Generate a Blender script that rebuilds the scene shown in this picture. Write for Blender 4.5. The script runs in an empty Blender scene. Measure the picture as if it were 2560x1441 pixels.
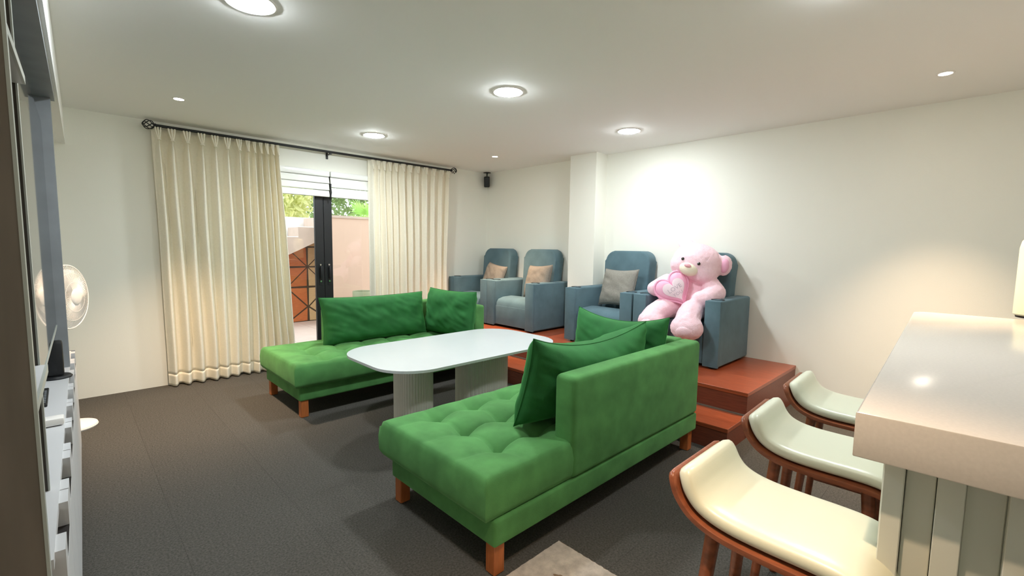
import bpy, bmesh, math, random
import numpy as np
from mathutils import Vector, Matrix, noise
PI = math.pi
S = bpy.context.scene
C = S.collection
random.seed(7)

# ------------------------------------------------------------------ camera
cam_d = bpy.data.cameras.new('camera'); cam = bpy.data.objects.new('camera', cam_d); C.objects.link(cam)
CAM = Vector((-4.82180, -5.57205, 1.42228))
YAW, PITCH, ROLL, F = 0.768756744, -0.0910429685, 0.0136908391, 1150.98675
fw = Vector((math.sin(YAW) * math.cos(PITCH), math.cos(YAW) * math.cos(PITCH), math.sin(PITCH)))
rt = fw.cross(Vector((0, 0, 1))).normalized(); up = rt.cross(fw)
r2 = rt * math.cos(ROLL) + up * math.sin(ROLL); u2 = up * math.cos(ROLL) - rt * math.sin(ROLL)
M = Matrix.Identity(4)
for i in range(3):
    M[i][0], M[i][1], M[i][2], M[i][3] = r2[i], u2[i], -fw[i], CAM[i]
cam.matrix_world = M
cam_d.sensor_width = 36; cam_d.lens = F / 2560 * 36; cam_d.clip_start = 0.02
S.camera = cam

# ------------------------------------------------------------------ world, exposure
S.view_settings.view_transform = 'Standard'; S.view_settings.look = 'None'
S.view_settings.gamma = 1; S.view_settings.use_curve_mapping = False
S.view_settings.exposure = 0.68
S.cycles.max_bounces = 20; S.cycles.diffuse_bounces = 14; S.cycles.transparent_max_bounces = 16
w = bpy.data.worlds.new('world'); S.world = w; w.use_nodes = True
bg = w.node_tree.nodes['Background']; bg.inputs[0].default_value = (0.93, 0.97, 1.0, 1); bg.inputs[1].default_value = 1.9

PANEL_POWER, PANEL_COL = 195.0, (0.90, 0.975, 1.0)
SPOT_POWER, SPOT_COL = 225.0, (1.0, 0.72, 0.48)

# ------------------------------------------------------------------ materials
MATS = {}
def lin(c):
    return tuple((x / 12.92 if x <= .04045 else ((x + .055) / 1.055) ** 2.4) for x in [v / 255 for v in c])
def mat(name, col, rough=.6, spec=.5, metal=0, bump=0, scale=40, vary=0, vscale=6, stretch=None, sheen=0, rnd=0, sheen_tint=None, vdetail=3, coat=0):
    """principled, with optional noise variation of the colour (grain, nap) and fine bump; rnd = value change per object"""
    m = bpy.data.materials.new(name); m.use_nodes = True; nt = m.node_tree; N = nt.nodes; L = nt.links
    b = N['Principled BSDF']
    b.inputs['Base Color'].default_value = (*col, 1); b.inputs['Roughness'].default_value = rough
    b.inputs['Specular IOR Level'].default_value = spec; b.inputs['Metallic'].default_value = metal
    if coat: b.inputs['Coat Weight'].default_value = coat; b.inputs['Coat Roughness'].default_value = .08
    if sheen:
        b.inputs['Sheen Weight'].default_value = sheen; b.inputs['Sheen Roughness'].default_value = .45
        b.inputs['Sheen Tint'].default_value = (*(sheen_tint or col), 1)
    src = None
    if vary or bump:
        tc = N.new('ShaderNodeTexCoord'); mp = N.new('ShaderNodeMapping'); L.new(tc.outputs['Object'], mp.inputs[0])
        if stretch: mp.inputs['Scale'].default_value = stretch
    if vary:
        nz = N.new('ShaderNodeTexNoise'); nz.inputs['Scale'].default_value = vscale; nz.inputs['Detail'].default_value = vdetail
        L.new(mp.outputs[0], nz.inputs['Vector'])
        rp = N.new('ShaderNodeValToRGB'); rp.color_ramp.elements[0].position = .3; rp.color_ramp.elements[1].position = .7
        rp.color_ramp.elements[0].color = (*[c * (1 - vary) for c in col], 1)
        rp.color_ramp.elements[1].color = (*[min(1, c * (1 + vary)) for c in col], 1)
        L.new(nz.outputs['Fac'], rp.inputs[0]); src = rp.outputs[0]
    if rnd:
        oi = N.new('ShaderNodeObjectInfo'); hs = N.new('ShaderNodeHueSaturation')
        mr = N.new('ShaderNodeMapRange'); mr.inputs['To Min'].default_value = 1 - rnd; mr.inputs['To Max'].default_value = 1 + rnd
        L.new(oi.outputs['Random'], mr.inputs[0]); L.new(mr.outputs[0], hs.inputs['Value'])
        if src: L.new(src, hs.inputs['Color'])
        else: hs.inputs['Color'].default_value = (*col, 1)
        src = hs.outputs[0]
    if src: L.new(src, b.inputs['Base Color'])
    if bump:
        n2 = N.new('ShaderNodeTexNoise'); n2.inputs['Scale'].default_value = scale; n2.inputs['Detail'].default_value = 4
        L.new(mp.outputs[0], n2.inputs['Vector'])
        bp = N.new('ShaderNodeBump'); bp.inputs['Strength'].default_value = bump; bp.inputs['Distance'].default_value = .004
        L.new(n2.outputs['Fac'], bp.inputs['Height']); L.new(bp.outputs[0], b.inputs['Normal'])
    MATS[name] = m
    return m
def emit(name, col, s):
    m = bpy.data.materials.new(name); m.use_nodes = True; nt = m.node_tree; nt.nodes.clear()
    e = nt.nodes.new('ShaderNodeEmission'); o = nt.nodes.new('ShaderNodeOutputMaterial')
    e.inputs[0].default_value = (*col, 1); e.inputs[1].default_value = s; nt.links.new(e.outputs[0], o.inputs[0]); MATS[name] = m
    return m

mat('wall', lin((240, 239, 230)), .75, .3, bump=.12, scale=180)
mat('ceiling', lin((244, 243, 241)), .8, .3, bump=.06, scale=160)
mat('carpet', lin((84, 81, 76)), .95, .1, bump=1.0, scale=260, vary=.34, vscale=110, vdetail=6, rnd=.03)
mat('floor_base', lin((38, 37, 36)), .95, .1, bump=.2)
mat('green_velvet', lin((80, 134, 75)), .85, .2, bump=.25, scale=350, vary=.2, vscale=7, sheen=.3, sheen_tint=lin((165, 225, 155)))
mat('green_pillow', lin((40, 98, 50)), .8, .2, bump=.2, scale=300, vary=.16, vscale=9, sheen=.6, sheen_tint=lin((110, 195, 115)))
mat('slate_velvet', lin((88, 112, 121)), .85, .2, bump=.25, scale=300, vary=.13, vscale=6, sheen=.35, sheen_tint=lin((170, 185, 195)))
mat('grey_linen', lin((142, 138, 130)), .9, .2, bump=.6, scale=420, vary=.12, vscale=90)
mat('tan_linen', lin((128, 121, 113)), .9, .2, bump=.6, scale=420, vary=.12, vscale=90)
mat('curtain_cloth', lin((250, 245, 230)), .9, .2, bump=.25, scale=500, vary=.03, vscale=60)
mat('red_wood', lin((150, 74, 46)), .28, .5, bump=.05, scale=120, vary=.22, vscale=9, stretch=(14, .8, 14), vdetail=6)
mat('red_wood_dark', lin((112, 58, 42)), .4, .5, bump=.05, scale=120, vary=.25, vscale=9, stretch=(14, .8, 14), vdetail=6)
mat('sofa_leg', lin((176, 100, 52)), .45, .5, vary=.15, vscale=14, stretch=(8, 8, 1))
mat('stool_wood', lin((132, 74, 48)), .32, .5, vary=.25, vscale=10, stretch=(6, 1.5, 6), vdetail=5)
mat('cream_vinyl', lin((216, 217, 196)), .33, .5, bump=.05, scale=400)
mat('marble', lin((196, 200, 201)), .25, .5, vary=.02, vscale=2.5, vdetail=8)
mat('table_leg', lin((238, 235, 226)), .6, .4)
mat('quartz', lin((214, 205, 196)), .16, .5, vary=.03, vscale=120)
mat('bar_panel', lin((212, 212, 200)), .5, .4)
mat('pink_plush', lin((255, 214, 225)), .95, .1, bump=.9, scale=160, vary=.05, vscale=40, sheen=.7, sheen_tint=(1, .85, .9))
mat('pink_satin', lin((240, 176, 204)), .6, .4, bump=.2, scale=200, sheen=.3, sheen_tint=(1, .9, .95))
mat('pale_satin', lin((236, 216, 224)), .5, .4, bump=.2, scale=120)
mat('cream_plush', lin((244, 234, 214)), .95, .1, bump=.8, scale=160)
mat('letter_grey', lin((196, 178, 190)), .6, .4)
mat('nose_pink', lin((236, 176, 186)), .6, .3)
mat('eye_black', lin((24, 20, 22)), .08, .6, coat=1)
mat('black_metal', lin((24, 25, 28)), .42, .5)
mat('black_plastic', lin((30, 31, 33)), .5, .4)
mat('chrome', (.8, .8, .8), .12, .5, metal=1)
mat('white_plastic', lin((240, 236, 232)), .35, .5)
mat('white_gloss', lin((240, 240, 238)), .18, .5)
mat('white_fabric', lin((240, 240, 236)), .8, .3, bump=.15, scale=400)
mat('cabinet_brown', lin((112, 102, 92)), .5, .4, vary=.12, vscale=7, stretch=(3, 3, .4))
mat('cabinet_dark', lin((70, 65, 58)), .55, .4, vary=.1, vscale=9)
mat('cabinet_grey', lin((138, 142, 146)), .45, .4, vary=.08, vscale=9)
mat('cabinet_pale', lin((206, 206, 208)), .4, .4)
mat('notch_dark', lin((34, 28, 26)), .6, .3)
mat('edge_band', lin((172, 176, 170)), .35, .5)
mat('screen_glass', lin((6, 6, 7)), .03, .5)
mat('can_green', lin((230, 232, 200)), .3, .5)
mat('rug_pile', lin((190, 178, 166)), .95, .1, bump=1, scale=240, vary=.22, vscale=26, vdetail=5, sheen=.3, sheen_tint=(1, .95, .9))
mat('rug_spot', lin((140, 118, 98)), .95, .1, bump=1, scale=240, vary=.3, vscale=60)
mat('patio_wall', lin((206, 178, 160)), .85, .3, bump=.2, scale=60)
mat('patio_white', lin((240, 236, 232)), .85, .3)
mat('patio_concrete', lin((190, 172, 160)), .85, .3, vary=.06, vscale=8)
mat('patio_floor', lin((222, 204, 194)), .6, .4, vary=.04, vscale=5, rnd=.04)
mat('tile_rust', lin((196, 112, 66)), .6, .4, vary=.12, vscale=14, stretch=(1, 1, 6), rnd=.06)
mat('tile_beige', lin((214, 184, 140)), .6, .4, vary=.08, vscale=14, stretch=(1, 1, 6), rnd=.05)
mat('tile_joint', lin((84, 66, 56)), .8, .3)
mat('bark', lin((110, 92, 74)), .9, .2, bump=.8, scale=30, vary=.2)
mat('reflection_body', lin((214, 190, 180)), .5, .4)
mat('reflection_rim', lin((150, 160, 132)), .6, .4, bump=.5, scale=60)
emit('panel_glow', PANEL_COL, PANEL_POWER); emit('panel_glow_dim', PANEL_COL, PANEL_POWER * .78); emit('panel_glow_low', PANEL_COL, PANEL_POWER * .72)
emit('spot_glow', (1.0, .88, .74), 60)
def leafmat(name, col):
    m = mat(name, col, .55, .4, vary=.25, vscale=5, rnd=.1)
    b = m.node_tree.nodes['Principled BSDF']; nt = m.node_tree
    t = nt.nodes.new('ShaderNodeBsdfTranslucent'); t.inputs[0].default_value = (*[min(1, c * 1.6) for c in col], 1)
    mx = nt.nodes.new('ShaderNodeMixShader'); mx.inputs[0].default_value = .45
    nt.links.new(b.outputs[0], mx.inputs[1]); nt.links.new(t.outputs[0], mx.inputs[2]); nt.links.new(mx.outputs[0], nt.nodes['Material Output'].inputs[0])
leafmat('leaf_yellow', lin((204, 206, 156))); leafmat('leaf_green', lin((134, 156, 104))); leafmat('leaf_bright', lin((168, 208, 118)))
def through(name, k):
    nt = MATS[name].node_tree; b = nt.nodes['Principled BSDF']; t = nt.nodes.new('ShaderNodeBsdfTranslucent')
    t.inputs[0].default_value = b.inputs['Base Color'].default_value; mx = nt.nodes.new('ShaderNodeMixShader'); mx.inputs[0].default_value = k
    nt.links.new(b.outputs[0], mx.inputs[1]); nt.links.new(t.outputs[0], mx.inputs[2]); nt.links.new(mx.outputs[0], nt.nodes['Material Output'].inputs[0])
through('curtain_cloth', .14)
def glassmat(name, tint=(1, 1, 1), f=1.0):
    m = bpy.data.materials.new(name); m.use_nodes = True; nt = m.node_tree; nt.nodes.clear(); N = nt.nodes; L = nt.links
    tr = N.new('ShaderNodeBsdfTransparent'); tr.inputs[0].default_value = (*tint, 1)
    gl = N.new('ShaderNodeBsdfGlossy'); gl.inputs['Roughness'].default_value = .02
    fr = N.new('ShaderNodeFresnel'); fr.inputs[0].default_value = 1.5
    mx = N.new('ShaderNodeMixShader'); o = N.new('ShaderNodeOutputMaterial')
    L.new(fr.outputs[0], mx.inputs[0]); L.new(tr.outputs[0], mx.inputs[1]); L.new(gl.outputs[0], mx.inputs[2]); L.new(mx.outputs[0], o.inputs[0]); MATS[name] = m
glassmat('door_glass', (.95, .97, .96))

# ------------------------------------------------------------------ mesh helpers
def obj(name, bm, m, parent=None, smooth=None, loc=None, label=None):
    me = bpy.data.meshes.new(name)
    bmesh.ops.recalc_face_normals(bm, faces=bm.faces[:])
    bm.to_mesh(me); bm.free()
    me.materials.append(MATS[m])
    if smooth is not None:
        for p in me.polygons: p.use_smooth = True
        if smooth < 179:
            me.set_sharp_from_angle(angle=math.radians(smooth))
    o = bpy.data.objects.new(name, me); C.objects.link(o)
    if parent: o.parent = parent
    if loc: o.location = loc
    if label: o['label'] = label
    return o
def thing(name, label, cat, loc=(0, 0, 0), rz=0, group=None):
    o = bpy.data.objects.new(name, None); C.objects.link(o); o.empty_display_size = .1
    o.location = loc; o.rotation_euler = (0, 0, rz); o['label'] = label; o['category'] = cat
    if group: o['group'] = group
    return o
def tag(o, label, cat, group=None):
    o['label'] = label; o['category'] = cat
    if group: o['group'] = group
    return o
def struct(name, bm, m, parent=None, smooth=None):
    o = obj(name, bm, m, parent, smooth)
    if not parent: o['kind'] = 'structure'
    return o
def sroot(name):
    o = bpy.data.objects.new(name, None); C.objects.link(o); o['kind'] = 'structure'; return o
def dup(root, loc=None, rz=None, label=None, name=None):
    r = root.copy(); C.objects.link(r)
    if loc is not None: r.location = loc
    if rz is not None: r.rotation_euler = (0, 0, rz)
    if label: r['label'] = label
    for ch in list(root.children):
        c = ch.copy(); C.objects.link(c); c.parent = r
        for g in ch.children:
            d = g.copy(); C.objects.link(d); d.parent = c
    return r
def xf(bm, vs, mt):
    if mt is not None: bmesh.ops.transform(bm, matrix=mt, verts=vs)
def box(bm, x0, x1, y0, y1, z0, z1, bev=0, seg=2, mt=None):
    vs = bmesh.ops.create_cube(bm, size=1)['verts']
    for v in vs:
        v.co = Vector(((x0 + x1) / 2 + v.co.x * (x1 - x0), (y0 + y1) / 2 + v.co.y * (y1 - y0), (z0 + z1) / 2 + v.co.z * (z1 - z0)))
    if bev:
        es = list({e for v in vs for e in v.link_edges})
        r = bmesh.ops.bevel(bm, geom=es, offset=bev, segments=seg, profile=.5, affect='EDGES')
        vs = list({v for f in r['faces'] for v in f.verts} | {v for v in vs if v.is_valid})
    xf(bm, vs, mt)
    return bm
def B(*a, **k): return box(bmesh.new(), *a, **k)
def cyl(bm, p0, p1, r0, r1=None, n=16, caps=True):
    p0, p1 = Vector(p0), Vector(p1); r1 = r0 if r1 is None else r1
    d = (p1 - p0); a = d.normalized(); t = Vector((0, 0, 1)) if abs(a.z) < .9 else Vector((1, 0, 0))
    u = a.cross(t).normalized(); v = a.cross(u)
    A = [bm.verts.new(p0 + (u * math.cos(2 * PI * i / n) + v * math.sin(2 * PI * i / n)) * r0) for i in range(n)]
    D = [bm.verts.new(p1 + (u * math.cos(2 * PI * i / n) + v * math.sin(2 * PI * i / n)) * r1) for i in range(n)]
    for i in range(n): bm.faces.new((A[i], A[(i + 1) % n], D[(i + 1) % n], D[i]))
    if caps: bm.faces.new(A[::-1]); bm.faces.new(D)
    return bm
def tube(bm, pts, r, n=8, closed=False):
    pts = [Vector(p) for p in pts]; rings = []; m_ = len(pts); prev = None
    for i, p in enumerate(pts):
        if closed: a = (pts[(i + 1) % m_] - pts[i - 1]).normalized()
        else: a = (pts[min(i + 1, m_ - 1)] - pts[max(i - 1, 0)]).normalized()
        if prev is None:
            t = Vector((0, 0, 1)) if abs(a.z) < .9 else Vector((1, 0, 0)); u = a.cross(t).normalized()
        else: u = (prev - a * prev.dot(a)).normalized()
        prev = u; v = a.cross(u); rr = r[i] if isinstance(r, (list, tuple)) else r
        rings.append([bm.verts.new(p + (u * math.cos(2 * PI * k / n) + v * math.sin(2 * PI * k / n)) * rr) for k in range(n)])
    for i in range(m_ if closed else m_ - 1):
        A, D = rings[i], rings[(i + 1) % m_]
        for k in range(n): bm.faces.new((A[k], A[(k + 1) % n], D[(k + 1) % n], D[k]))
    if not closed: bm.faces.new(rings[0][::-1]); bm.faces.new(rings[-1])
    return bm
def lathe(bm, prof, n=32, center=(0, 0, 0), mt=None):
    cx, cy, cz = center; rings = []; allv = []
    for r, z in prof:
        if r < 1e-5: rings.append([bm.verts.new((cx, cy, cz + z))])
        else: rings.append([bm.verts.new((cx + r * math.cos(2 * PI * k / n), cy + r * math.sin(2 * PI * k / n), cz + z)) for k in range(n)])
        allv += rings[-1]
    for A, D in zip(rings, rings[1:]):
        for k in range(n):
            a, b = A[k % len(A)], A[(k + 1) % len(A)]; c, d = D[(k + 1) % len(D)], D[k % len(D)]
            f = []
            for q in (a, b, c, d):
                if q not in f: f.append(q)
            if len(f) > 2: bm.faces.new(f)
    xf(bm, allv, mt)
    return bm
def prism(bm, pts, mt, depth, bev=0, seg=3):
    """polygon pts (a,b) extruded along c by depth; mt maps (a,b,c) to the world"""
    v0 = [bm.verts.new((a, b, 0)) for a, b in pts]; v1 = [bm.verts.new((a, b, depth)) for a, b in pts]
    n = len(pts); f0 = bm.faces.new(v0[::-1]); f1 = bm.faces.new(v1)
    for i in range(n): bm.faces.new((v0[i], v0[(i + 1) % n], v1[(i + 1) % n], v1[i]))
    vs = v0 + v1
    if bev:
        es = list(set(f0.edges) | set(f1.edges))
        r = bmesh.ops.bevel(bm, geom=es, offset=bev, segments=seg, profile=.5, affect='EDGES')
        vs = list({v for v in vs if v.is_valid} | {v for f in r['faces'] for v in f.verts})
    xf(bm, vs, mt)
    return bm
def axes(o, a, b, c):
    m_ = Matrix.Identity(4)
    for i in range(3): m_[i][0], m_[i][1], m_[i][2], m_[i][3] = a[i], b[i], c[i], o[i]
    return m_
def rrect(w0, w1, h0, h1, r, n=6, corners=(1, 1, 1, 1)):
    """rounded rectangle outline; corners bl, br, tr, tl"""
    out = []
    for (cx, cy, a0, on) in ((w0, h0, PI, corners[0]), (w1, h0, 1.5 * PI, corners[1]), (w1, h1, 0, corners[2]), (w0, h1, .5 * PI, corners[3])):
        if not on: out.append((cx, cy)); continue
        sx = 1 if cx == w0 else -1; sy = 1 if cy == h0 else -1
        for k in range(n + 1):
            a = a0 + k / n * PI / 2
            out.append((cx + sx * r + r * math.cos(a), cy + sy * r + r * math.sin(a)))
    return out
def grid(bm, fn, nu, nv, closed_u=False):
    V = [[bm.verts.new(fn(i / nu, j / nv)) for j in range(nv + 1)] for i in range(nu + (0 if closed_u else 1))]
    k = len(V)
    for i in range(nu):
        for j in range(nv):
            bm.faces.new((V[i][j], V[(i + 1) % k][j], V[(i + 1) % k][j + 1], V[i][j + 1]))
    return V
def nz(x, y, z=0): return noise.noise(Vector((x, y, z)))

# ------------------------------------------------------------------ the room
H = 2.55; XL = -5.45; YF = -7.3
fl = sroot('floor')
obj('floor_slab', B(XL - .2, .2, YF - .2, .3, -.2, -.012), 'floor_base', fl)
tile_me = None
for i in range(11):                                  # carpet tiles laid quarter turn
    for j in range(15):
        x0 = -.0 - (i + 1) * .5; y0 = -(j + 1) * .5
        if x0 < XL - .3 or y0 < YF - .3: continue
        if tile_me is None:
            t = obj('carpet_tile', B(-.2498, .2498, -.2498, .2498, -.012, 0, bev=.0006, seg=1), 'carpet', fl); tile_me = t.data
        else:
            t = bpy.data.objects.new('carpet_tile', tile_me); C.objects.link(t); t.parent = fl
        t.location = (x0 + .25, y0 + .25, random.uniform(-.0004, 0)); t.rotation_euler = (0, 0, PI / 2 * ((i + j) % 2))
struct('ceiling', B(XL - .2, .2, YF - .2, .2, H, H + .15), 'ceiling')
struct('wall_left', B(XL - .15, XL, YF, 0, 0, H), 'wall')
struct('wall_front', B(XL, 0, YF - .15, YF, 0, H), 'wall')
wr = struct('wall_right', B(0, .15, YF, .15, 0, H), 'wall')
pil = obj('pillar', B(-.226, .0, -2.235, -1.842, 0.352, H), 'wall', wr)
DX0, DX1, DZ = -3.75, -1.40, 2.24                      # door opening
bm = bmesh.new()
box(bm, XL, DX0, 0, .15, 0, H); box(bm, DX1, 0, 0, .15, 0, H); box(bm, DX0, DX1, 0, .15, DZ, H)
struct('wall_back', bm, 'wall')

# raised platform with a step
pf = thing('platform', 'red-brown wooden platform with a lower front step under the recliners', 'platform')
PX, PY, PZ, SX, SZ = -1.225, -4.397, .352, -1.583, .172
obj('deck', B(PX, -.001, PY, -.001, PZ - .03, PZ, bev=.002, seg=1), 'red_wood', pf)
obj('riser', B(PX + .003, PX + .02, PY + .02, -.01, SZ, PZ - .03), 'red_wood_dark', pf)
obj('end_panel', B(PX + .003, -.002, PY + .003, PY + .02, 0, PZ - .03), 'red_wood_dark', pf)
obj('step_tread', B(SX, PX + .015, PY, -.001, SZ - .03, SZ, bev=.002, seg=1), 'red_wood', pf)
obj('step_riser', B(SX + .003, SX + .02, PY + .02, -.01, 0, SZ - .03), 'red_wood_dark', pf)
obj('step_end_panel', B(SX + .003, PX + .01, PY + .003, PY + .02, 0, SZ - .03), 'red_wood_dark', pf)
obj('trim_strip', B(PX - .004, PX + .003, PY + .005, -.01, SZ + .0005, SZ + .012), 'cabinet_brown', pf, label='pale strip where riser meets step')

# ------------------------------------------------------------------ ceiling lights
def panel(x, y, label, glow='panel_glow'):
    t = thing('downlight', label, 'ceiling light', (x, y, H), 0, 'large white downlights')
    obj('trim_ring', lathe(bmesh.new(), [(.098, -.0005), (.112, -.0005), (.112, -.005), (.106, -.008), (.098, -.006), (.098, -.0005)], 40), 'white_plastic', t, 30)
    obj('diffuser', lathe(bmesh.new(), [(0, -.022), (.05, -.02), (.08, -.015), (.098, -.005), (.099, -.002), (0, -.002)], 40), glow, t)
def spot(x, y, label, k=1.0):
    t = thing('spotlight', label, 'ceiling light', (x, y, H), 0, 'small warm spotlights')
    obj('trim_ring', lathe(bmesh.new(), [(.033, -.0005), (.046, -.0005), (.045, -.004), (.035, -.005), (.033, -.0005)], 28), 'white_plastic', t, 30)
    obj('bulb', lathe(bmesh.new(), [(0, -.004), (.034, -.004), (.034, -.002), (0, -.002)], 28), 'spot_glow', t)
    ld = bpy.data.lights.new('beam', 'SPOT'); lo = bpy.data.objects.new('beam', ld); C.objects.link(lo); lo.parent = t
    lo.location = (0, 0, -.012); ld.energy = SPOT_POWER * k; ld.color = SPOT_COL; ld.spot_size = math.radians(76); ld.spot_blend = 1.0; ld.shadow_soft_size = .03
panel(-4.135, -3.063, 'large round white ceiling light cut by the top edge, above the media cabinet side')
panel(-2.43, -3.03, 'large round white ceiling light in the middle, above the marble table')
panel(-2.46, -1.04, 'large round white ceiling light near the curtain rod, above the far sofa')
panel(-.84, -3.055, 'large round white ceiling light near the right wall, in front of the pillar', 'panel_glow_dim')
panel(-2.43, -5.08, 'large round white ceiling light above the bar stools', 'panel_glow_low')
spot(-4.115, -1.01, 'small warm ceiling spotlight left, over the carpet near the left curtain')
spot(-.852, -1.125, 'small warm ceiling spotlight near the far room corner')
spot(-4.2, -5.25, 'small warm ceiling spotlight above the rug, out of the picture beside the camera', .62)
spot(-.757, -5.29, 'small warm ceiling spotlight at right, over the bar')

# ------------------------------------------------------------------ curtain rod, curtains, blinds
RZ, RY = 2.492, -.105
rod = thing('curtain_rod', 'long black metal curtain rod with cage ball ends under the ceiling', 'curtain rod')
obj('rod', cyl(bmesh.new(), (-4.16, RY, RZ), (-.79, RY, RZ), .0135, n=14), 'black_metal', rod, 40)
for x, s in ((-4.16, -1), (-.79, 1)):
    f = obj('finial', cyl(bmesh.new(), (x, RY, RZ), (x + s * .018, RY, RZ), .017), 'black_metal', rod, 40)
    obj('finial_tip', cyl(bmesh.new(), (x + s * .095, RY, RZ), (x + s * .105, RY, RZ), .01), 'black_metal', f, 40)
    bm = bmesh.new()
    for k in range(6):                               # twisted cage wires
        a0 = k * PI / 3
        tube(bm, [(x + s * (.056 - .042 * math.cos(q)), RY + .042 * math.sin(q) * math.cos(a0 + q * .9), RZ + .042 * math.sin(q) * math.sin(a0 + q * .9)) for q in [i / 12 * PI for i in range(13)]], .0042, 6)
    obj('cage', bm, 'black_metal', f, 60)
for x in (-4.13, -2.53, -.84):
    bm = tube(bmesh.new(), [(x, 0, RZ - .02), (x, RY * .5, RZ - .025), (x, RY, RZ - .02)], .007)
    box(bm, x - .012, x + .012, -.008, 0, RZ - .07, RZ + .03); box(bm, x - .01, x + .01, RY - .017, RY + .017, RZ - .03, RZ - .012)
    obj('bracket', bm, 'black_metal', rod, 40)

def curtain(label, folds, top, bot, amp, seed, ybase):
    """folds = x of pleat ridges at the top; top/bot = (x0, x1) of the hanging cloth"""
    t = thing('curtain', label, 'curtain', (0, 0, 0), 0, 'cream curtains on the rod')
    zt = RZ - .016
    nf = len(folds); per = 22; nu = nf * per; nv = 70
    rnd = random.Random(seed); amps = [rnd.uniform(.75, 1.25) for _ in range(nf + 1)]; sh = [rnd.uniform(-.5, .5) for _ in range(nf + 1)]
    xs = list(folds); span = top[1] - top[0]
    edges = [top[0]] + [(a + b) / 2 for a, b in zip(xs, xs[1:])] + [top[1]]
    def fn(u, v):
        q = u * nf; k = min(int(q), nf - 1); tt = q - k              # inside fold k
        xt = edges[k] + (edges[k + 1] - edges[k]) * tt
        fr = (xt - top[0]) / span
        zb = .012 if xt < -1.64 else .012 + (PZ + .006) * min(1, (xt + 1.64) / .03)
        z = zt + (zb - zt) * v
        xb = bot[0] + (bot[1] - bot[0]) * (.55 * fr + .45 * u)
        e = min(1, v * 1.15) ** 1.1
        x = xt * (1 - e) + xb * e
        rid = .5 - .5 * math.cos(2 * PI * tt)
        wid = edges[k + 1] - edges[k]
        pin = math.exp(-((z - (zt - .115)) / .05) ** 2)              # pinch of the pleat
        topz = max(0, min(1, (zt - z) / .13)); topz = topz * topz * (3 - 2 * topz)
        p = 1.15 + 3.6 * math.exp(-max(0, zt - .11 - z) / .22) * (1 if z < zt - .09 else max(.25, (zt - z) / .09))
        a = amp * (.6 + .4 * topz) * (amps[k] * (1 - tt) + amps[k + 1] * tt) * (.72 + .28 * min(1, wid / .1))
        y = ybase - a * rid ** p
        y -= .02 * (1 - topz) * (.5 - .5 * math.cos(6 * PI * tt)) * rid
        x += wid * (.11 * pin * math.sin(2 * PI * tt)) + .026 * sh[k] * math.sin(PI * v * 1.7 + k) * min(1, v * 3)
        y += .018 * nz(x * 5, z * 1.1, seed) * v
        if v > .999: z += .012 * nz(x * 9, 0, seed)
        return (x, y, z)
    def part(name, v0, v1, n, off=0):
        bm = bmesh.new(); grid(bm, lambda u, v: (lambda p: (p[0], p[1] - off, p[2]))(fn(u, v0 + (v1 - v0) * v)), nu, n)
        o = obj(name, bm, 'curtain_cloth', t, 179); so = o.modifiers.new('s', 'SOLIDIFY'); so.thickness = .003; so.offset = 0
        return o
    part('drape', 0, .955, 76)
    for k in range(nf):                              # stitched triple pinch pleats
        wd = min(1, (edges[k + 1] - edges[k]) / .11); bm = bmesh.new(); u = (k + .5) / nf; vp = .046
        for j in (-1, 0, 1):
            pts = []
            for i in range(9):
                f = i / 8; q = Vector(fn(u, vp * f)); sp_ = (1 - f ** 1.4)
                pts.append(q + Vector((j * (.004 + .021 * sp_) * wd, .002 - .006 * (1 - abs(j) * .5), 0)))
            tube(bm, pts, [.0085 * wd * (1 - .35 * i / 8) for i in range(9)], 7)
        obj('pleat', bm, 'curtain_cloth', t, 179)
        q = Vector(fn(u, vp)); obj('pinch_stitch', tube(bmesh.new(), [q + Vector((.017 * wd * math.cos(a), .012 * math.sin(a), 0)) for a in [2 * PI * i / 14 for i in range(14)]], .0035, 5, True), 'curtain_cloth', t, 179)
    part('hem', .955, 1, 5, .002)
curtain('cream pleated curtain left of the glass door, wider and bunched at its right', [-4.16, -4.05, -3.93, -3.81, -3.70, -3.585, -3.48, -3.40, -3.34, -3.285, -3.225, -3.165, -3.115],
        (-4.195, -3.09), (-4.16, -2.965), .105, 3, -.05)
curtain('cream pleated curtain right of the glass door, above the far sofa', [-2.005, -1.92, -1.845, -1.765, -1.675, -1.575, -1.468, -1.35, -1.22, -1.085, -.94, -.825],
        (-2.035, -.80), (-2.03, -.84), .09, 9, -.05)

def blind(x0, x1, zt, zb, nf, label):
    t = thing('roman_blind', label, 'blind', (0, 0, 0), 0, 'white roman blinds over the door')
    obj('head_box', B(x0, x1, -.045, -.001, zt, zt + .068, bev=.012, seg=3), 'white_gloss', t, 40)
    for k in range(nf):                              # stacked cloth folds
        a = zt - (zt - zb) * k / nf; b = zt - (zt - zb) * (k + 1) / nf
        pts = [(-.004, a), (-.018, a - .004), (-.03 - .004 * k, b + .02), (-.034 - .004 * k, b + .006), (-.026 - .003 * k, b), (-.004, b + .004)]
        obj('fold', prism(bmesh.new(), pts, axes((x0 + .004, 0, 0), (0, 1, 0), (0, 0, 1), (1, 0, 0)), x1 - x0 - .008), 'white_fabric', t, 50)
blind(-3.72, -2.515, 2.212, 1.972, 3, 'white roman blind raised over the left door leaf, in three folds')
blind(-2.505, -1.42, 2.212, 1.972, 2, 'white roman blind raised over the right door leaf, in two broad folds')
st = obj('blind_cord', tube(bmesh.new(), [(-2.51, -.05, 2.13), (-2.514, -.054, 2.08), (-2.508, -.052, 2.03), (-2.516, -.056, 1.985), (-2.508, -.05, 1.955)], .009, 8), 'black_plastic', None, 60)
tag(st, 'short black cord between the two white blinds', 'cord')

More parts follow.
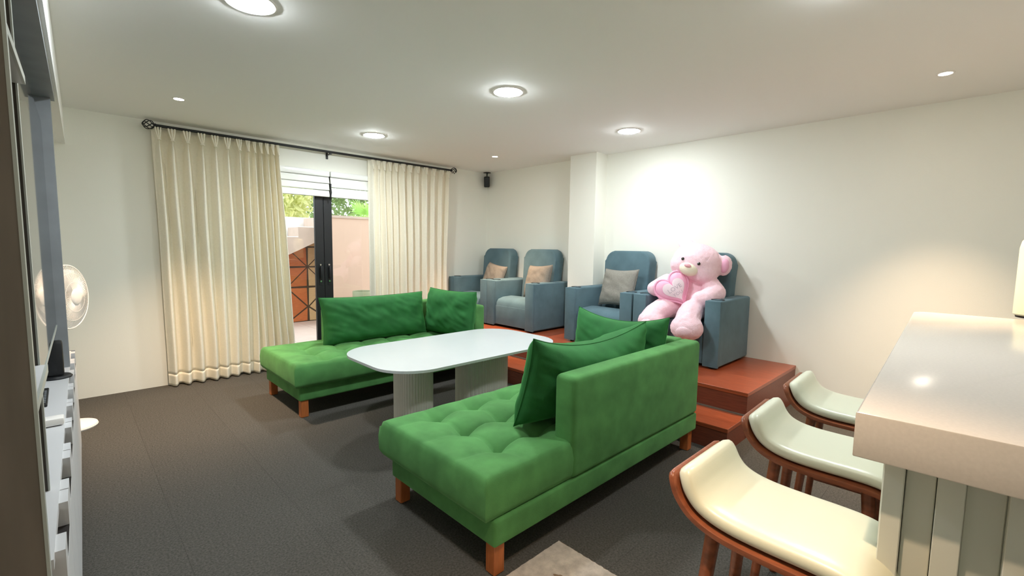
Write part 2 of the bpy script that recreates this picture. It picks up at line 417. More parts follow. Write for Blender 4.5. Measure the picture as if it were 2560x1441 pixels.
# ------------------------------------------------------------------ glass double door
def door(name, x0, x1, hs, meet):
    d = sroot(name)
    y0, y1 = .03, .075
    fr = obj('door_frame', B(x0, x0 + .1, y0, y1, 0, DZ, bev=.003, seg=1), 'black_metal', d, 30)
    obj('door_frame', B(x1 - .1, x1, y0, y1, 0, DZ, bev=.003, seg=1), 'black_metal', d, 30)
    obj('door_rail', B(x0 + .1, x1 - .1, y0, y1, DZ - .1, DZ), 'black_metal', d)
    obj('door_rail', B(x0 + .1, x1 - .1, y0, y1, 0, .1), 'black_metal', d)
    obj('glass_pane', B(x0 + .1, x1 - .1, .049, .055, .1, DZ - .1), 'door_glass', d)
    hx = meet
    h = obj('door_handle', box(cyl(bmesh.new(), (hx, y0, 1.13), (hx, y0 - .03, 1.13), .009), hx - .012, hx + .012, y0 - .045, y0 - .028, 1.0, 1.15, bev=.004), 'black_plastic', d, 40)
    obj('lock_plate', box(bmesh.new(), hx - .016, hx + .016, y0 - .006, y0, .92, 1.18, bev=.002), 'black_plastic', d)
    obj('lock_cylinder', cyl(cyl(bmesh.new(), (hx, y0 - .006, .965), (hx, y0 - .016, .965), .011), (hx, y0, 1.165), (hx, y0 - .012, 1.165), .01), 'chrome', d, 40)
door('door_1', DX0, -2.575, .1, -2.625)
door('door_2', -2.571, DX1, .1, -2.521)

# ------------------------------------------------------------------ courtyard outside
gf = thing('patio_floor', 'pale pink tiled courtyard floor outside the glass door', 'patio')
obj('slab', B(-5.5, 4.5, .15, 5.2, -.12, -.012), 'tile_joint', gf)
pm = None
for i in range(12):
    for j in range(8):
        if pm is None: t = obj('paving_tile', B(-.297, .297, -.297, .297, -.012, 0, bev=.002, seg=1), 'patio_floor', gf); pm = t.data
        else: t = bpy.data.objects.new('paving_tile', pm); C.objects.link(t); t.parent = gf
        t.location = (-4.6 + i * .6, .46 + j * .6, 0)
bw = thing('courtyard_back_wall', 'white courtyard wall clad below with rust and beige tiles, behind the stair', 'wall')
obj('wall_body', B(-5.2, -.85, 3.05, 3.25, 0, 1.88), 'patio_white', bw)
obj('joint_backing', B(-4.2, -.9, 3.02, 3.05, 0, 1.50), 'tile_joint', bw)
cx, hw, g = -1.69, .3635, .006
def plate(pts, m_):
    c = Vector((sum(p[0] for p in pts) / len(pts), sum(p[1] for p in pts) / len(pts)))
    q = []
    for p in pts:
        v = Vector(p) - c; q.append(tuple(c + v * (1 - .028 / max(v.length, .05))))
    obj('wall_tile', prism(bmesh.new(), q, axes((0, 3.02, 0), (1, 0, 0), (0, 0, 1), (0, -1, 0)), .008), m_, bw)
for z0, split in ((.995, True), (.268, False)):
    for s, m_ in ((-1, 'tile_rust'), (1, 'tile_beige')):
        Cc = (cx, z0); T = (cx, z0 + hw); Bt = (cx, z0 - hw + .0); Ls = (cx + s * hw, z0); TL = (cx + s * hw, z0 + hw); BL = (cx + s * hw, z0 - hw)
        if z0 < .5: Bt = (cx, .0); BL = (cx + s * hw, .0)
        plate([Cc, T, TL], m_); plate([Cc, BL, Bt], m_)
        if split: plate([Cc, TL, Ls], m_); plate([Cc, Ls, BL], m_)
        else: plate([Cc, TL, BL], m_)
        for k in range(1, 4):
            if s > 0 and k > 1: continue
            a, b = cx + s * hw * k, cx + s * hw * (k + 1)
            plate([(a, max(0, z0 - hw)), (b, max(0, z0 - hw)), (b, z0 + hw), (a, z0 + hw)], m_)
for s, m_ in ((-1, 'tile_rust'), (1, 'tile_beige')):
    plate([(cx, 1.358), (cx + s * hw, 1.358), (cx + s * hw, 1.5), (cx, 1.5)], m_)
sr = thing('outdoor_stair', 'pinkish concrete stair climbing right in front of the tiled wall', 'stair')
x0, z0, run, rise = -1.745, 1.858, .272, .168
pts = []
for k in range(0, 7):                               # profile stepping down to the left
    pts += [(x0 - run * k, z0 - rise * k), (x0 - run * k, z0 - rise * (k + 1))]
pts += [(x0 - run * 7, z0 - rise * 7), (x0 - run * 7, z0 - rise * 7 - .16), (-1.40, 1.60), (-1.2, 1.66), (-1.2, z0)]
obj('flight', prism(bmesh.new(), pts, axes((0, 2.98, 0), (1, 0, 0), (0, 0, 1), (0, -1, 0)), .5), 'patio_concrete', sr)
for k in range(0, 7):
    obj('tread', B(x0 - run * (k + 1) - .004, x0 - run * k, 2.478, 2.982, z0 - rise * (k + 1) - .002, z0 - rise * (k + 1) + .012), 'patio_white', sr)
obj('post', B(-1.40, -1.22, 2.5, 2.97, 0, 1.6), 'patio_concrete', sr)
pw = thing('courtyard_side_wall', 'plain pinkish courtyard wall seen through the right door leaf', 'wall')
obj('wall_body', B(-1.62, 4.2, 2.2, 2.36, 0, 1.86), 'patio_wall', pw)
obj('coping', B(-1.63, 4.2, 2.18, 2.38, 1.86, 1.90), 'patio_concrete', pw)
wb = thing('reflection_bin', 'pale bin shape with greenish rim, standing in for a reflection in the door glass', 'bin', (-1.22, 1.82, 0))  # solid bin shape added outside in place of a reflection on the glass
obj('body', lathe(bmesh.new(), [(0, .01), (.11, .01), (.15, .58), (.145, .58), (.105, .03), (0, .03)], 28), 'reflection_body', wb, 40)
obj('liner', lathe(bmesh.new(), [(.146, .46), (.158, .47), (.165, .60), (.16, .625), (.148, .62), (.14, .5)], 28), 'reflection_rim', wb, 60)
obj('foot', lathe(bmesh.new(), [(0, 0), (.11, 0), (.112, .012), (0, .012)], 28), 'reflection_body', wb)

def crown(name, c, rad, n, size, m_, parent, seed):
    rg = np.random.default_rng(seed)
    d = rg.normal(size=(n, 3)); d /= np.linalg.norm(d, axis=1)[:, None]
    P = np.array(c) + d * np.array(rad) * (rg.random((n, 1)) ** .33)
    a = rg.normal(size=(n, 3)); a /= np.linalg.norm(a, axis=1)[:, None]
    b = np.cross(a, rg.normal(size=(n, 3))); b /= np.linalg.norm(b, axis=1)[:, None]
    s = size * (.6 + .8 * rg.random((n, 1))); nrm = np.cross(a, b)
    v = np.stack([P - a * s, P + b * s * .42 + nrm * s * .12, P + a * s, P - b * s * .42 + nrm * s * .12], 1).reshape(-1, 3)
    me = bpy.data.meshes.new(name); me.from_pydata(v.tolist(), [], [[4 * i, 4 * i + 1, 4 * i + 2, 4 * i + 3] for i in range(n)])
    me.materials.append(MATS[m_]); o = bpy.data.objects.new(name, me); C.objects.link(o); o.parent = parent; o['kind'] = 'stuff'
def tree(x, y, zc, rad, n, size, m_, label, seed):
    t = thing('tree', label, 'tree', (x, y, 0), 0, 'trees beyond the courtyard wall')
    obj('trunk', tube(bmesh.new(), [(0, 0, 0), (.03, 0, zc * .5), (-.02, .02, zc)], [.09, .07, .03], 8), 'bark', t, 60)
    crown('foliage', (0, 0, zc), rad, n, size, m_, t, seed)
tree(-1.75, 4.1, 2.35, (.62, .45, .65), 1100, .085, 'leaf_yellow', 'yellow-green broadleaf tree above the white stair wall', 1)
tree(-.75, 4.7, 2.6, (1.0, .5, .9), 2600, .06, 'leaf_green', 'dark green leafy tree behind the black door stiles', 2)
tree(.65, 4.6, 2.7, (1.1, .5, 1.0), 2800, .06, 'leaf_green', 'dense green tree rising behind the pinkish courtyard wall', 3)
pt = thing('palm', 'bright green fan palm with spiky fronds above the pinkish wall', 'tree', (-.35, 3.25, 0))
obj('trunk', tube(bmesh.new(), [(0, 0, 0), (.02, 0, 1), (0, 0, 1.75)], [.07, .06, .05], 10), 'bark', pt, 60)
rp = random.Random(5)
for k in range(14):
    a = k * 2.4; el = rp.uniform(.25, 1.1); c = Vector((math.cos(a) * .28 * math.cos(el), math.sin(a) * .28 * math.cos(el), 1.75 + .32 * math.sin(el) + .05))
    bm = bmesh.new(); d = (c - Vector((0, 0, 1.7))).normalized(); sdv = d.cross(Vector((0, 0, 1))).normalized(); nn = sdv.cross(d)
    tube(bm, [(0, 0, 1.74), c], .007, 5)
    for q in range(13):
        an = (q - 6) / 6 * 1.35; e = d * math.cos(an) + sdv * math.sin(an); f = d * -math.sin(an) + sdv * math.cos(an)
        Ln = .36 * (1 - .25 * abs(an) / 1.35)
        p = [c, c + e * Ln * .5 + f * .016, c + e * Ln - nn * .04, c + e * Ln * .5 - f * .016]
        bm.faces.new([bm.verts.new(x) for x in p])
    obj('frond', bm, 'leaf_bright', pt)

# ------------------------------------------------------------------ corner speaker
sp = thing('wall_speaker', 'small black speaker on a bracket high in the far corner', 'speaker')
mt = Matrix.Translation((-.085, -.085, 2.41)) @ Matrix.Rotation(math.radians(-45), 4, 'Z') @ Matrix.Rotation(math.radians(12), 4, 'X')
obj('cabinet', box(bmesh.new(), -.042, .042, -.045, .045, -.085, .075, bev=.012, mt=mt), 'black_plastic', sp, 40)
obj('grille', box(bmesh.new(), -.034, .034, -.05, -.044, -.075, .065, bev=.004, mt=mt), 'black_metal', sp)
obj('bracket', box(tube(bmesh.new(), [(-.085, -.085, 2.47), (-.07, -.07, 2.53), (-.07, -.07, 2.549)], .009), -.11, -.03, -.11, -.03, 2.54, 2.5495), 'black_metal', sp)

# ------------------------------------------------------------------ sofas
def tufted(bm, L, D, h, nx, ny, mx0, mx1, my0, my1, seed):
    """biscuit tufted block: x 0..L, y 0..D, top at z=h; tufts on a grid inside the margins"""
    nu, nv = 132, 72; r = .035
    xs = [mx0 + (L - mx0 - mx1) * i / (nx - 1) for i in range(nx)]; ys = [my0 + (D - my0 - my1) * j / (ny - 1) for j in range(ny)]
    def cell(t, ks, ln):
        e = [0] + ks + [ln]
        for a, b in zip(e, e[1:]):
            if t <= b + 1e-9: return a, b
        return e[-2], e[-1]
    def top(x, y):
        edge = min(x, L - x, y, D - y)
        z = h + .012 * math.sin(PI * x / L) * math.sin(PI * y / D)
        dx = min(abs(x - k) for k in xs); dy = min(abs(y - k) for k in ys)
        dt = min(math.hypot(x - a, y - b) for a in xs for b in ys)
        fe = max(0, min(1, edge / .09)) ** .8
        z -= fe * (.030 * math.exp(-dt / .028) + .026 * math.exp(-(dt / .085) ** 2))          # buttons
        # creases joining buttons, fading towards the outside edges
        inx = 1 if xs[0] - .01 <= x <= xs[-1] + .01 else .45; iny = 1 if ys[0] - .01 <= y <= ys[-1] + .01 else .45
        z -= fe * .016 * (math.exp(-dx / .011) * iny + math.exp(-dy / .011) * inx)
        z -= fe * .007 * (math.exp(-(dx / .05) ** 2) * iny + math.exp(-(dy / .05) ** 2) * inx)
        z += fe * (.003 * nz(x * 9, y * 9, seed) + .0015 * nz(x * 40, y * 14, seed))
        if edge < r: z -= r - math.sqrt(max(0, r * r - (r - edge) ** 2))
        return z
    def rem(t, ln):                                   # denser vertices near the rims
        return ln * t
    V = grid(bm, lambda u, v: (L * u, D * v, top(L * u, D * v)), nu, nv)
    rim = [V[i][0] for i in range(nu + 1)] + [V[nu][j] for j in range(1, nv + 1)] + [V[i][nv] for i in range(nu - 1, -1, -1)] + [V[0][j] for j in range(nv - 1, 0, -1)]
    prev = rim
    for z, ins in ((h * .55, -.006), (h * .18, -.004), (.02, .0), (.0, .012)):
        ring = []
        for v in rim:
            x, y = v.co.x, v.co.y
            x += ins * (1 if x < L / 2 else -1) * (1 if min(x, L - x) < 1e-4 else 0); y += ins * (1 if y < D / 2 else -1) * (1 if min(y, D - y) < 1e-4 else 0)
            ring.append(bm.verts.new((x, y, z)))
        k = len(ring)
        for i in range(k): bm.faces.new((prev[i], prev[(i + 1) % k], ring[(i + 1) % k], ring[i]))
        prev = ring
    bm.faces.new(prev)
    return bm
def pillow(name, w_, h_, t_, parent, m_, seed, sag=0, ears=.07, wr=1.0):
    """cushion centred at the origin: width along x, height along z, thickness along y"""
    bm = bmesh.new(); n, k = 64, 44; rg = random.Random(seed); ph = rg.uniform(0, 9)
    def side(s):
        def fn(a, b):
            u, v = 2 * a - 1, 2 * b - 1
            cu = math.copysign(abs(u) ** .9, u); cv = math.copysign(abs(v) ** .9, v)
            x = w_ / 2 * cu * (1 - ears * (1 - cv * cv) * .6); z = h_ / 2 * cv * (1 - ears * (1 - cu * cu))
            z -= sag * (1 - cu * cu) * (.5 + .5 * cv)
            e = max(0, 1 - cu ** 4) * max(0, 1 - cv ** 4)
            y = s * t_ / 2 * e ** .55
            m_e = max(0, e) ** .5
            fan = abs(cu) ** 2
            y += s * wr * m_e * (.010 * nz(cu * 2.2 + ph, cv * 2.2 - ph, seed + s) + .011 * fan * nz(x * 5, (z + x * .35) * 26, seed + s * 3) + .005 * nz(x * 12 + z * 16, z * 5 - x * 3, seed))
            return (x, y, z)
        return grid(bm, fn, n, k)
    side(1); side(-1)
    bmesh.ops.remove_doubles(bm, verts=bm.verts[:], dist=1e-4)
    o = obj(name, bm, m_, parent, 179)
    # piped seam round the rim
    bm = bmesh.new(); pts = []
    for q in range(120):
        a = q / 120 * 4; sd = int(a); f = (a - sd) * 2 - 1
        u, v = [(f, -1), (1, f), (-f, 1), (-1, -f)][sd]
        cu = math.copysign(abs(u) ** .9, u); cv = math.copysign(abs(v) ** .9, v)
        x = w_ / 2 * cu * (1 - ears * (1 - cv * cv) * .6); z = h_ / 2 * cv * (1 - ears * (1 - cu * cu)) - sag * (1 - cu * cu) * (.5 + .5 * cv)
        pts.append((x, 0, z))
    tube(bm, pts, .0032, 5, True); obj('seam', bm, m_, o, 60)
    return o
def place(o, c, xa, za):
    xa = Vector(xa).normalized(); za = Vector(za); za = (za - xa * za.dot(xa)).normalized(); ya = za.cross(xa)
    o.matrix_world = axes(c, xa, ya, za)

def sofa(loc, flip, label):
    """local x along the sofa (near end 0), y from the back (0) to the front (D)"""
    L, D = 1.97, .905
    t = thing('sofa', label, 'sofa', loc, 0, 'green velvet sofas either side of the table')
    fl_ = Matrix.Diagonal((1, -1 if flip else 1, 1, 1))
    def P(name, bm, m_='green_velvet', sm=35):
        bmesh.ops.transform(bm, matrix=fl_, verts=bm.verts[:]); return obj(name, bm, m_, t, sm)
    P('base', B(.045, L - .0, .004, D - .045, .14, .262, bev=.014, seg=3))
    bm = tufted(bmesh.new(), L - .14, D - .012, .195, 6, 3, .275, .21, .235, .135, 3)
    bmesh.ops.transform(bm, matrix=Matrix.Translation((0, .012, .264)), verts=bm.verts[:])
    P('seat_cushion', bm, sm=70)
    # backrest along the far two thirds, and an arm across the far end
    P('backrest', B(.56, L - .001, 0, .135, .264, .782, bev=.03, seg=4))
    P('arm', B(L - .135, L, .125, D, .264, .785, bev=.026, seg=4))
    for x, y in ((.06, .02), (L - .09, .02), (.06, D - .115), (L - .09, D - .115)):
        P('leg', B(x + .0, x + .06, y, y + .06, 0, .15, bev=.004, seg=1), 'sofa_leg', 30)
    bm = bmesh.new(); tube(bm, [(.03, .03, .457), (L - .2, .03, .457)], .003, 5)
    return t
sofa((-3.632, -4.215, 0), False, 'nearer green velvet tufted sofa on wooden legs, back towards the bar stools')
sofa((-3.575, -.925, 0), True, 'farther green velvet tufted sofa in front of the cream curtains')
PG = 'green cushions on the sofas'
p = tag(pillow('cushion', 1.16, .50, .29, None, 'green_pillow', 11, sag=.075, wr=2.0), 'long green velvet cushion with sagging top along the back of the nearer sofa', 'cushion', PG)
place(p, (-2.575, -3.925, .695), (1, .03, -.03), (.06, -.24, 1))
p = tag(pillow('cushion', .76, .50, .25, None, 'green_pillow', 12, sag=.05, wr=2.0), 'green velvet cushion against the end arm of the nearer sofa, below the pink bear', 'cushion', PG)
place(p, (-1.915, -3.70, .70), (.03, -1, 0), (.14, 0, 1))
p = tag(pillow('cushion', 1.14, .47, .29, None, 'green_pillow', 13, sag=.0, wr=2.2), 'long green velvet cushion along the back of the farther sofa, before the glass door', 'cushion', PG)
place(p, (-2.55, -1.22, .672), (1, -.02, 0), (.0, .20, 1))
p = tag(pillow('cushion', .74, .50, .26, None, 'green_pillow', 14, sag=.0, wr=2.2), 'green velvet cushion against the end arm of the farther sofa, before the right curtain', 'cushion', PG)
place(p, (-1.84, -1.52, .69), (.1, -1, 0), (.14, 0, 1))

# ------------------------------------------------------------------ marble table
tb = thing('coffee_table', 'white marble oblong table on two fluted cream pedestals between the sofas', 'table', (-2.545, -2.585, 0))
TZ = .60
obj('tabletop', prism(bmesh.new(), rrect(-.835, .835, -.475, .475, .30, 14), axes((0, 0, TZ - .018), (1, 0, 0), (0, 1, 0), (0, 0, 1)), .018, bev=.004, seg=2), 'marble', tb, 40)
bm = bmesh.new()
def fluted(cx_, cy_, ax, ay, rz):
    bm = bmesh.new(); n = 44; per = 6; pts = []
    for i in range(n * per):
        a = 2 * PI * i / (n * per); sq = 2.6
        c, s = math.cos(a), math.sin(a); rr = 1 / ((abs(c) / ax) ** sq + (abs(s) / ay) ** sq) ** (1 / sq)
        rr -= .007 * (1 - abs(math.sin(PI * (i % per) / per)) ** .6)
        pts.append((rr * c, rr * s))
    return prism(bm, pts, Matrix.Translation((cx_, cy_, 0)) @ Matrix.Rotation(rz, 4, 'Z'), TZ - .018)
obj('pedestal', fluted(-.41, .02, .135, .15, 0), 'table_leg', tb, 25)
obj('pedestal', fluted(.265, .0, .25, .15, 0), 'table_leg', tb, 25)

# ------------------------------------------------------------------ recliners
def recliner(loc, label):
    """local: x depth (front -.75 .. back 0), y width centred"""
    t = thing('recliner', label, 'armchair', loc, 0, 'slate velvet recliners on the platform')
    W = .4285
    for s in (-1, 1):
        a = obj('armrest', B(-.735, -.03, s * W - (.14 if s > 0 else 0), s * W + (.14 if s < 0 else 0), .02, .615, bev=.022, seg=3), 'slate_velvet', t, 40)
        obj('arm_front', B(-.752, -.728, s * W - (.138 if s > 0 else .002), s * W + (.138 if s < 0 else .002), .018, .612, bev=.008, seg=2), 'slate_velvet', a, 40)
        yc = s * (W - .07)
        obj('cup_holder', lathe(bmesh.new(), [(0, .608), (.042, .608), (.044, .618), (.056, .619), (.055, .611)], 24, (-.64, yc, 0)), 'black_plastic', a, 40)
    obj('base', B(-.70, -.03, -.289, .289, .03, .27), 'slate_velvet', t, 40)
    # seat: domed cushion rolling over the front edge, and the leg-rest panel below it
    prof = []
    pts = [(-.27, .37), (-.45, .395), (-.6, .388), (-.68, .365), (-.712, .325), (-.718, .27), (-.27, .27)]
    obj('seat', prism(bmesh.new(), [(-x, z) for x, z in pts], axes((0, -.288, 0), (-1, 0, 0), (0, 0, 1), (0, 1, 0)), .576, bev=.02, seg=3), 'slate_velvet', t, 60)
    obj('leg_rest', B(-.722, -.69, -.286, .286, .03, .285, bev=.012, seg=2), 'slate_velvet', t, 40)
    th = math.radians(6)
    mt = axes((-.25, 0, .30), (0, 1, 0), (math.sin(th), 0, math.cos(th)), (1, 0, 0))
    bm = prism(bmesh.new(), rrect(-.289, .289, 0, .735, .12, 8, (0, 0, 1, 1)), mt, .17, bev=.028, seg=3)
    obj('backrest', bm, 'slate_velvet', t, 60)
    for s in (-1, 1):
        for x in (-.69, -.08): obj('foot', cyl(bmesh.new(), (x, s * (W - .07), 0), (x, s * (W - .07), .025), .022), 'black_plastic', t, 40)
    return t
rc = recliner((-.012, -.455, PZ), 'grey recliner in the far corner, farthest left, with a tan cushion')
dup(rc, (-.012, -1.318, PZ), 0, 'grey recliner just left of the pillar, second from the far corner')
dup(rc, (-.012, -2.675, PZ), 0, 'slate recliner just right of the pillar, with a dark grey cushion')
dup(rc, (-.012, -3.553, PZ), 0, 'slate recliner holding the big pink bear, nearest the platform end')
CG = 'small linen cushions on the recliners'
p = tag(pillow('throw_cushion', .45, .42, .15, None, 'tan_linen', 21, ears=.08), 'tan linen cushion on the recliner in the far corner', 'cushion', CG); place(p, (-.385, -.60, .955), (-.12, -.98, -.12), (.32, -.1, 1))
p = tag(pillow('throw_cushion', .46, .44, .15, None, 'tan_linen', 22, ears=.08), 'tan linen cushion on the recliner just left of the pillar', 'cushion', CG); place(p, (-.385, -1.47, .965), (-.12, -.98, .06), (.32, .08, 1))
p = tag(pillow('throw_cushion', .45, .43, .15, None, 'grey_linen', 23, ears=.10), 'dark grey linen cushion on the recliner just right of the pillar', 'cushion', CG); place(p, (-.385, -2.70, .975), (-.05, -1, .02), (.32, .02, 1))

# ------------------------------------------------------------------ the pink bear
def blob(bm, c, r, mt=None):
    vs = bmesh.ops.create_icosphere(bm, subdivisions=3, radius=1)['verts']
    r = Vector(r) if isinstance(r, (tuple, list)) else Vector((r, r, r))
    for v in vs: v.co = Vector((v.co.x * r.x, v.co.y * r.y, v.co.z * r.z))
    m_ = Matrix.Translation(c) @ (mt.to_4x4() if mt else Matrix.Identity(4))
    bmesh.ops.transform(bm, matrix=m_, verts=vs)
def limb(bm, chain):
    for (a, ra), (b, rb) in zip(chain, chain[1:]):
        a, b = Vector(a), Vector(b); n = max(2, int((b - a).length / .02))
        for k in range(n + 1):
            q = k / n; vs = bmesh.ops.create_icosphere(bm, subdivisions=2, radius=ra + (rb - ra) * q, matrix=Matrix.Translation(a.lerp(b, q)))
HF = Vector((-.985, -.06, -.02)).normalized()             # where the head looks
HU0 = Vector((0, 0, 1)) * math.cos(.36) + Vector((.72, -.69, 0)) * math.sin(.36)
HU = (HU0 - HF * HU0.dot(HF)).normalized(); HL = HF.cross(HU)          # HL: towards image right
if HL.dot(Vector((.72, -.69, 0))) < 0: HL = -HL
HC = Vector((-.42, -3.605, 1.285))
HM = Matrix((HL, HF, HU)).transposed()
def hp(l, f, u): return HC + HL * l + HF * f + HU * u
bm = bmesh.new()
blob(bm, HC, (.238, .20, .188), HM)
blob(bm, hp(.10, .05, -.05), (.13, .13, .12), HM); blob(bm, hp(-.10, .05, -.05), (.13, .13, .12), HM)   # cheeks
blob(bm, hp(.235, -.03, .045), (.072, .042, .10), HM @ Matrix.Rotation(-.15, 3, 'Y')); blob(bm, hp(-.165, -.03, .135), (.085, .042, .062), HM)
blob(bm, (-.36, -3.55, 1.02), (.15, .19, .17)); blob(bm, (-.38, -3.555, .90), (.18, .205, .175))
limb(bm, [((-.42, -3.44, 1.08), .085), ((-.54, -3.365, 1.085), .088), ((-.625, -3.28, 1.02), .078)])
limb(bm, [((-.40, -3.735, 1.07), .09), ((-.49, -3.815, 1.01), .10), ((-.59, -3.79, .965), .092), ((-.62, -3.735, .955), .078)])
limb(bm, [((-.45, -3.46, .84), .105), ((-.66, -3.41, .845), .11), ((-.80, -3.39, .80), .105), ((-.845, -3.385, .75), .115)])
limb(bm, [((-.45, -3.655, .84), .105), ((-.68, -3.69, .845), .108), ((-.80, -3.715, .80), .11), ((-.86, -3.735, .745), .12)])
blob(bm, (-.875, -3.74, .715), (.125, .145, .115)); blob(bm, (-.865, -3.385, .73), (.115, .125, .11))
body = obj('body', bm, 'pink_plush')
md = body.modifiers.new('r', 'REMESH'); md.mode = 'VOXEL'; md.voxel_size = .011
sm_ = body.modifiers.new('s', 'SMOOTH'); sm_.factor = .6; sm_.iterations = 4
me = bpy.data.meshes.new_from_object(body.evaluated_get(bpy.context.evaluated_depsgraph_get()))
body.modifiers.clear(); old = body.data; body.data = me; bpy.data.meshes.remove(old); me.name = 'body'
for v in me.vertices:
    c = v.co; v.co = c + v.normal * (.003 * nz(c.x * 38, c.y * 38, c.z * 38) + .002 * nz(c.x * 90, c.y * 90, c.z * 90))
for q in me.polygons: q.use_smooth = True
bear = thing('teddy_bear', 'giant pink plush bear slumped in the recliner at the platform end', 'stuffed animal')
body.parent = bear
bm = bmesh.new(); blob(bm, hp(0, .165, -.055), (.092, .072, .066), HM); obj('muzzle', bm, 'cream_plush', bear, 179, label='cream muzzle')
bm = bmesh.new(); blob(bm, hp(0, .228, -.018), (.032, .020, .019), HM); obj('nose', bm, 'nose_pink', bear, 179)
for l in (-.078, .08):
    bm = bmesh.new(); blob(bm, hp(l, .186, .022), (.0155, .012, .0155), HM); obj('eye', bm, 'eye_black', bear, 179, label='glossy black eye')
bm = bmesh.new(); blob(bm, hp(.243, -.012, .045), (.048, .036, .072), HM @ Matrix.Rotation(-.15, 3, 'Y')); obj('inner_ear', bm, 'pink_satin', bear, 179)
for c, r in (((-.955, -3.765, .69), .082), ((-.945, -3.40, .715), .07)):
    nrm = Vector((-.8, -.25, -.42)).normalized(); u_ = nrm.cross(Vector((0, 0, 1))).normalized(); v_ = u_.cross(nrm)
    bm = bmesh.new(); blob(bm, c, (r, r * .78, .042), Matrix((u_, v_, nrm)).transposed()); obj('foot_pad', bm, 'pink_plush', bear, 179)
# heart
def heart_pt(a, r):
    x = 16 * math.sin(a) ** 3; y = 13 * math.cos(a) - 5 * math.cos(2 * a) - 2 * math.cos(3 * a) - math.cos(4 * a)
    return (x / 16 * r, (y + 2.5) / 14.5 * r)
def heart(bm, R, th, z0=0, both=True, n=48, k=10):
    def s_(sg):
        rows = []
        for j in range(k + 1):
            q = j / k; ring = []
            for i in range(n):
                x, y = heart_pt(2 * PI * i / n, R * q)
                ring.append(bm.verts.new((x, y, z0 + sg * th * math.sqrt(max(0, 1 - q ** 2.4)))))
            rows.append(ring)
        for j in range(k):
            for i in range(n): bm.faces.new((rows[j][i], rows[j][(i + 1) % n], rows[j + 1][(i + 1) % n], rows[j + 1][i]))
    s_(1)
    if both: s_(-1)
    bmesh.ops.remove_doubles(bm, verts=bm.verts[:], dist=2e-4)
    return bm
hn = Vector((-.80, -.56, .22)).normalized(); hu0 = Vector((0, 0, 1)) * math.cos(-.58) + Vector((.72, -.69, 0)) * math.sin(-.58)
hu = (hu0 - hn * hu0.dot(hn)).normalized(); hx = hu.cross(hn)
ht = thing('heart_cushion', 'pink satin heart reading LOVE YOU held by the pink bear', 'cushion')
ht.matrix_world = axes((-.64, -3.50, 1.012), hx, hu, hn)
obj('cover', heart(bmesh.new(), .16, .052), 'pink_satin', ht, 179)
RR, TT = .16, .052
bm = bmesh.new(); n = 48; rows = []
def frontz(x, y):
    lo, hi = 0, 1.2
    a = math.atan2(x, y); best = None
    # radial fraction inside the heart: scan the outline
    for _ in range(1): pass
    q = 1e9
    for i in range(180):
        hx_, hy_ = heart_pt(2 * PI * i / 180, RR); d = abs(hx_ * y - hy_ * x) / (math.hypot(hx_, hy_) * math.hypot(x, y) + 1e-9)
        if hx_ * x + hy_ * y > 0 and d < q: q = d; best = math.hypot(x, y) / math.hypot(hx_, hy_)
    return TT * math.sqrt(max(0, 1 - min(1, best or 0) ** 2.4))
for j in range(9):
    ring = []
    for i in range(n):
        x, y = heart_pt(2 * PI * i / n, RR * .66 * j / 8); ring.append(bm.verts.new((x, y - .004, TT * math.sqrt(1 - (.66 * j / 8) ** 2.4) + .0035)))
    rows.append(ring)
for j in range(8):
    for i in range(n): bm.faces.new((rows[j][i], rows[j][(i + 1) % n], rows[j + 1][(i + 1) % n], rows[j + 1][i]))
bmesh.ops.remove_doubles(bm, verts=bm.verts[:], dist=2e-4)
obj('patch', bm, 'pale_satin', ht, 179, label='pale heart patch')
obj('ruffle', tube(bmesh.new(), [(*heart_pt(2 * PI * i / 96, .162 + .004 * (i % 2)), 0) for i in range(96)], .012, 6, True), 'pink_satin', ht, 179)
def text3(s, size, x, y, parent, m_):
    cu = bpy.data.curves.new('lettering', 'FONT'); cu.body = s; cu.size = size; cu.align_x = 'CENTER'; cu.align_y = 'CENTER'; cu.resolution_u = 3; cu.extrude = .001
    o = bpy.data.objects.new('tmp', cu); C.objects.link(o)
    me = bpy.data.meshes.new_from_object(o.evaluated_get(bpy.context.evaluated_depsgraph_get())); bpy.data.objects.remove(o); bpy.data.curves.remove(cu)
    for v in me.vertices:
        vx, vy = v.co.x + x, v.co.y + y; v.co = Vector((vx, vy, frontz(vx, vy) + .0045 + v.co.z))
    me.materials.append(MATS[m_]); o = bpy.data.objects.new('lettering', me); C.objects.link(o); o.parent = parent
text3('LOVE', .058, 0, .022, ht, 'letter_grey'); text3('YOU', .045, 0, -.034, ht, 'letter_grey')

# ------------------------------------------------------------------ bar and stools
BA = math.radians(2.6)
bar = thing('bar_counter', 'pale quartz bar counter with thick edge and grooved panel base at right', 'bar', (-3.523, -5.383, 0), BA)
BZ = 1.05
out = rrect(0, 2.52, -1.0, 0, .07, 6, (0, 1, 1, 0))
obj('countertop', prism(bmesh.new(), out, axes((0, 0, BZ - .107), (1, 0, 0), (0, 1, 0), (0, 0, 1)), .107, bev=.004, seg=2), 'quartz', bar, 30)
obj('base', B(.105, 2.30, -.92, -.075, 0, BZ - .107), 'bar_panel', bar)
obj('corner_post', B(.062, .12, -.094, -.055, 0, BZ - .107, bev=.002, seg=1), 'bar_panel', bar)
y = -.0955; k = 0
for wd, dp in ((.052, .086), (.046, .070), (.062, .100), (.050, .072), (.058, .094), (.046, .070), (.062, .100), (.050, .072), (.058, .09), (.046, .070), (.062, .1), (.05, .072), (.058, .094), (.046, .07)):
    if dp < .105: obj('board', B(dp, .105, y - wd, y, 0, BZ - .108, bev=.0015, seg=1), 'bar_panel', bar)   # near end boards standing proud by turns
    y -= wd + .0015
x = .13
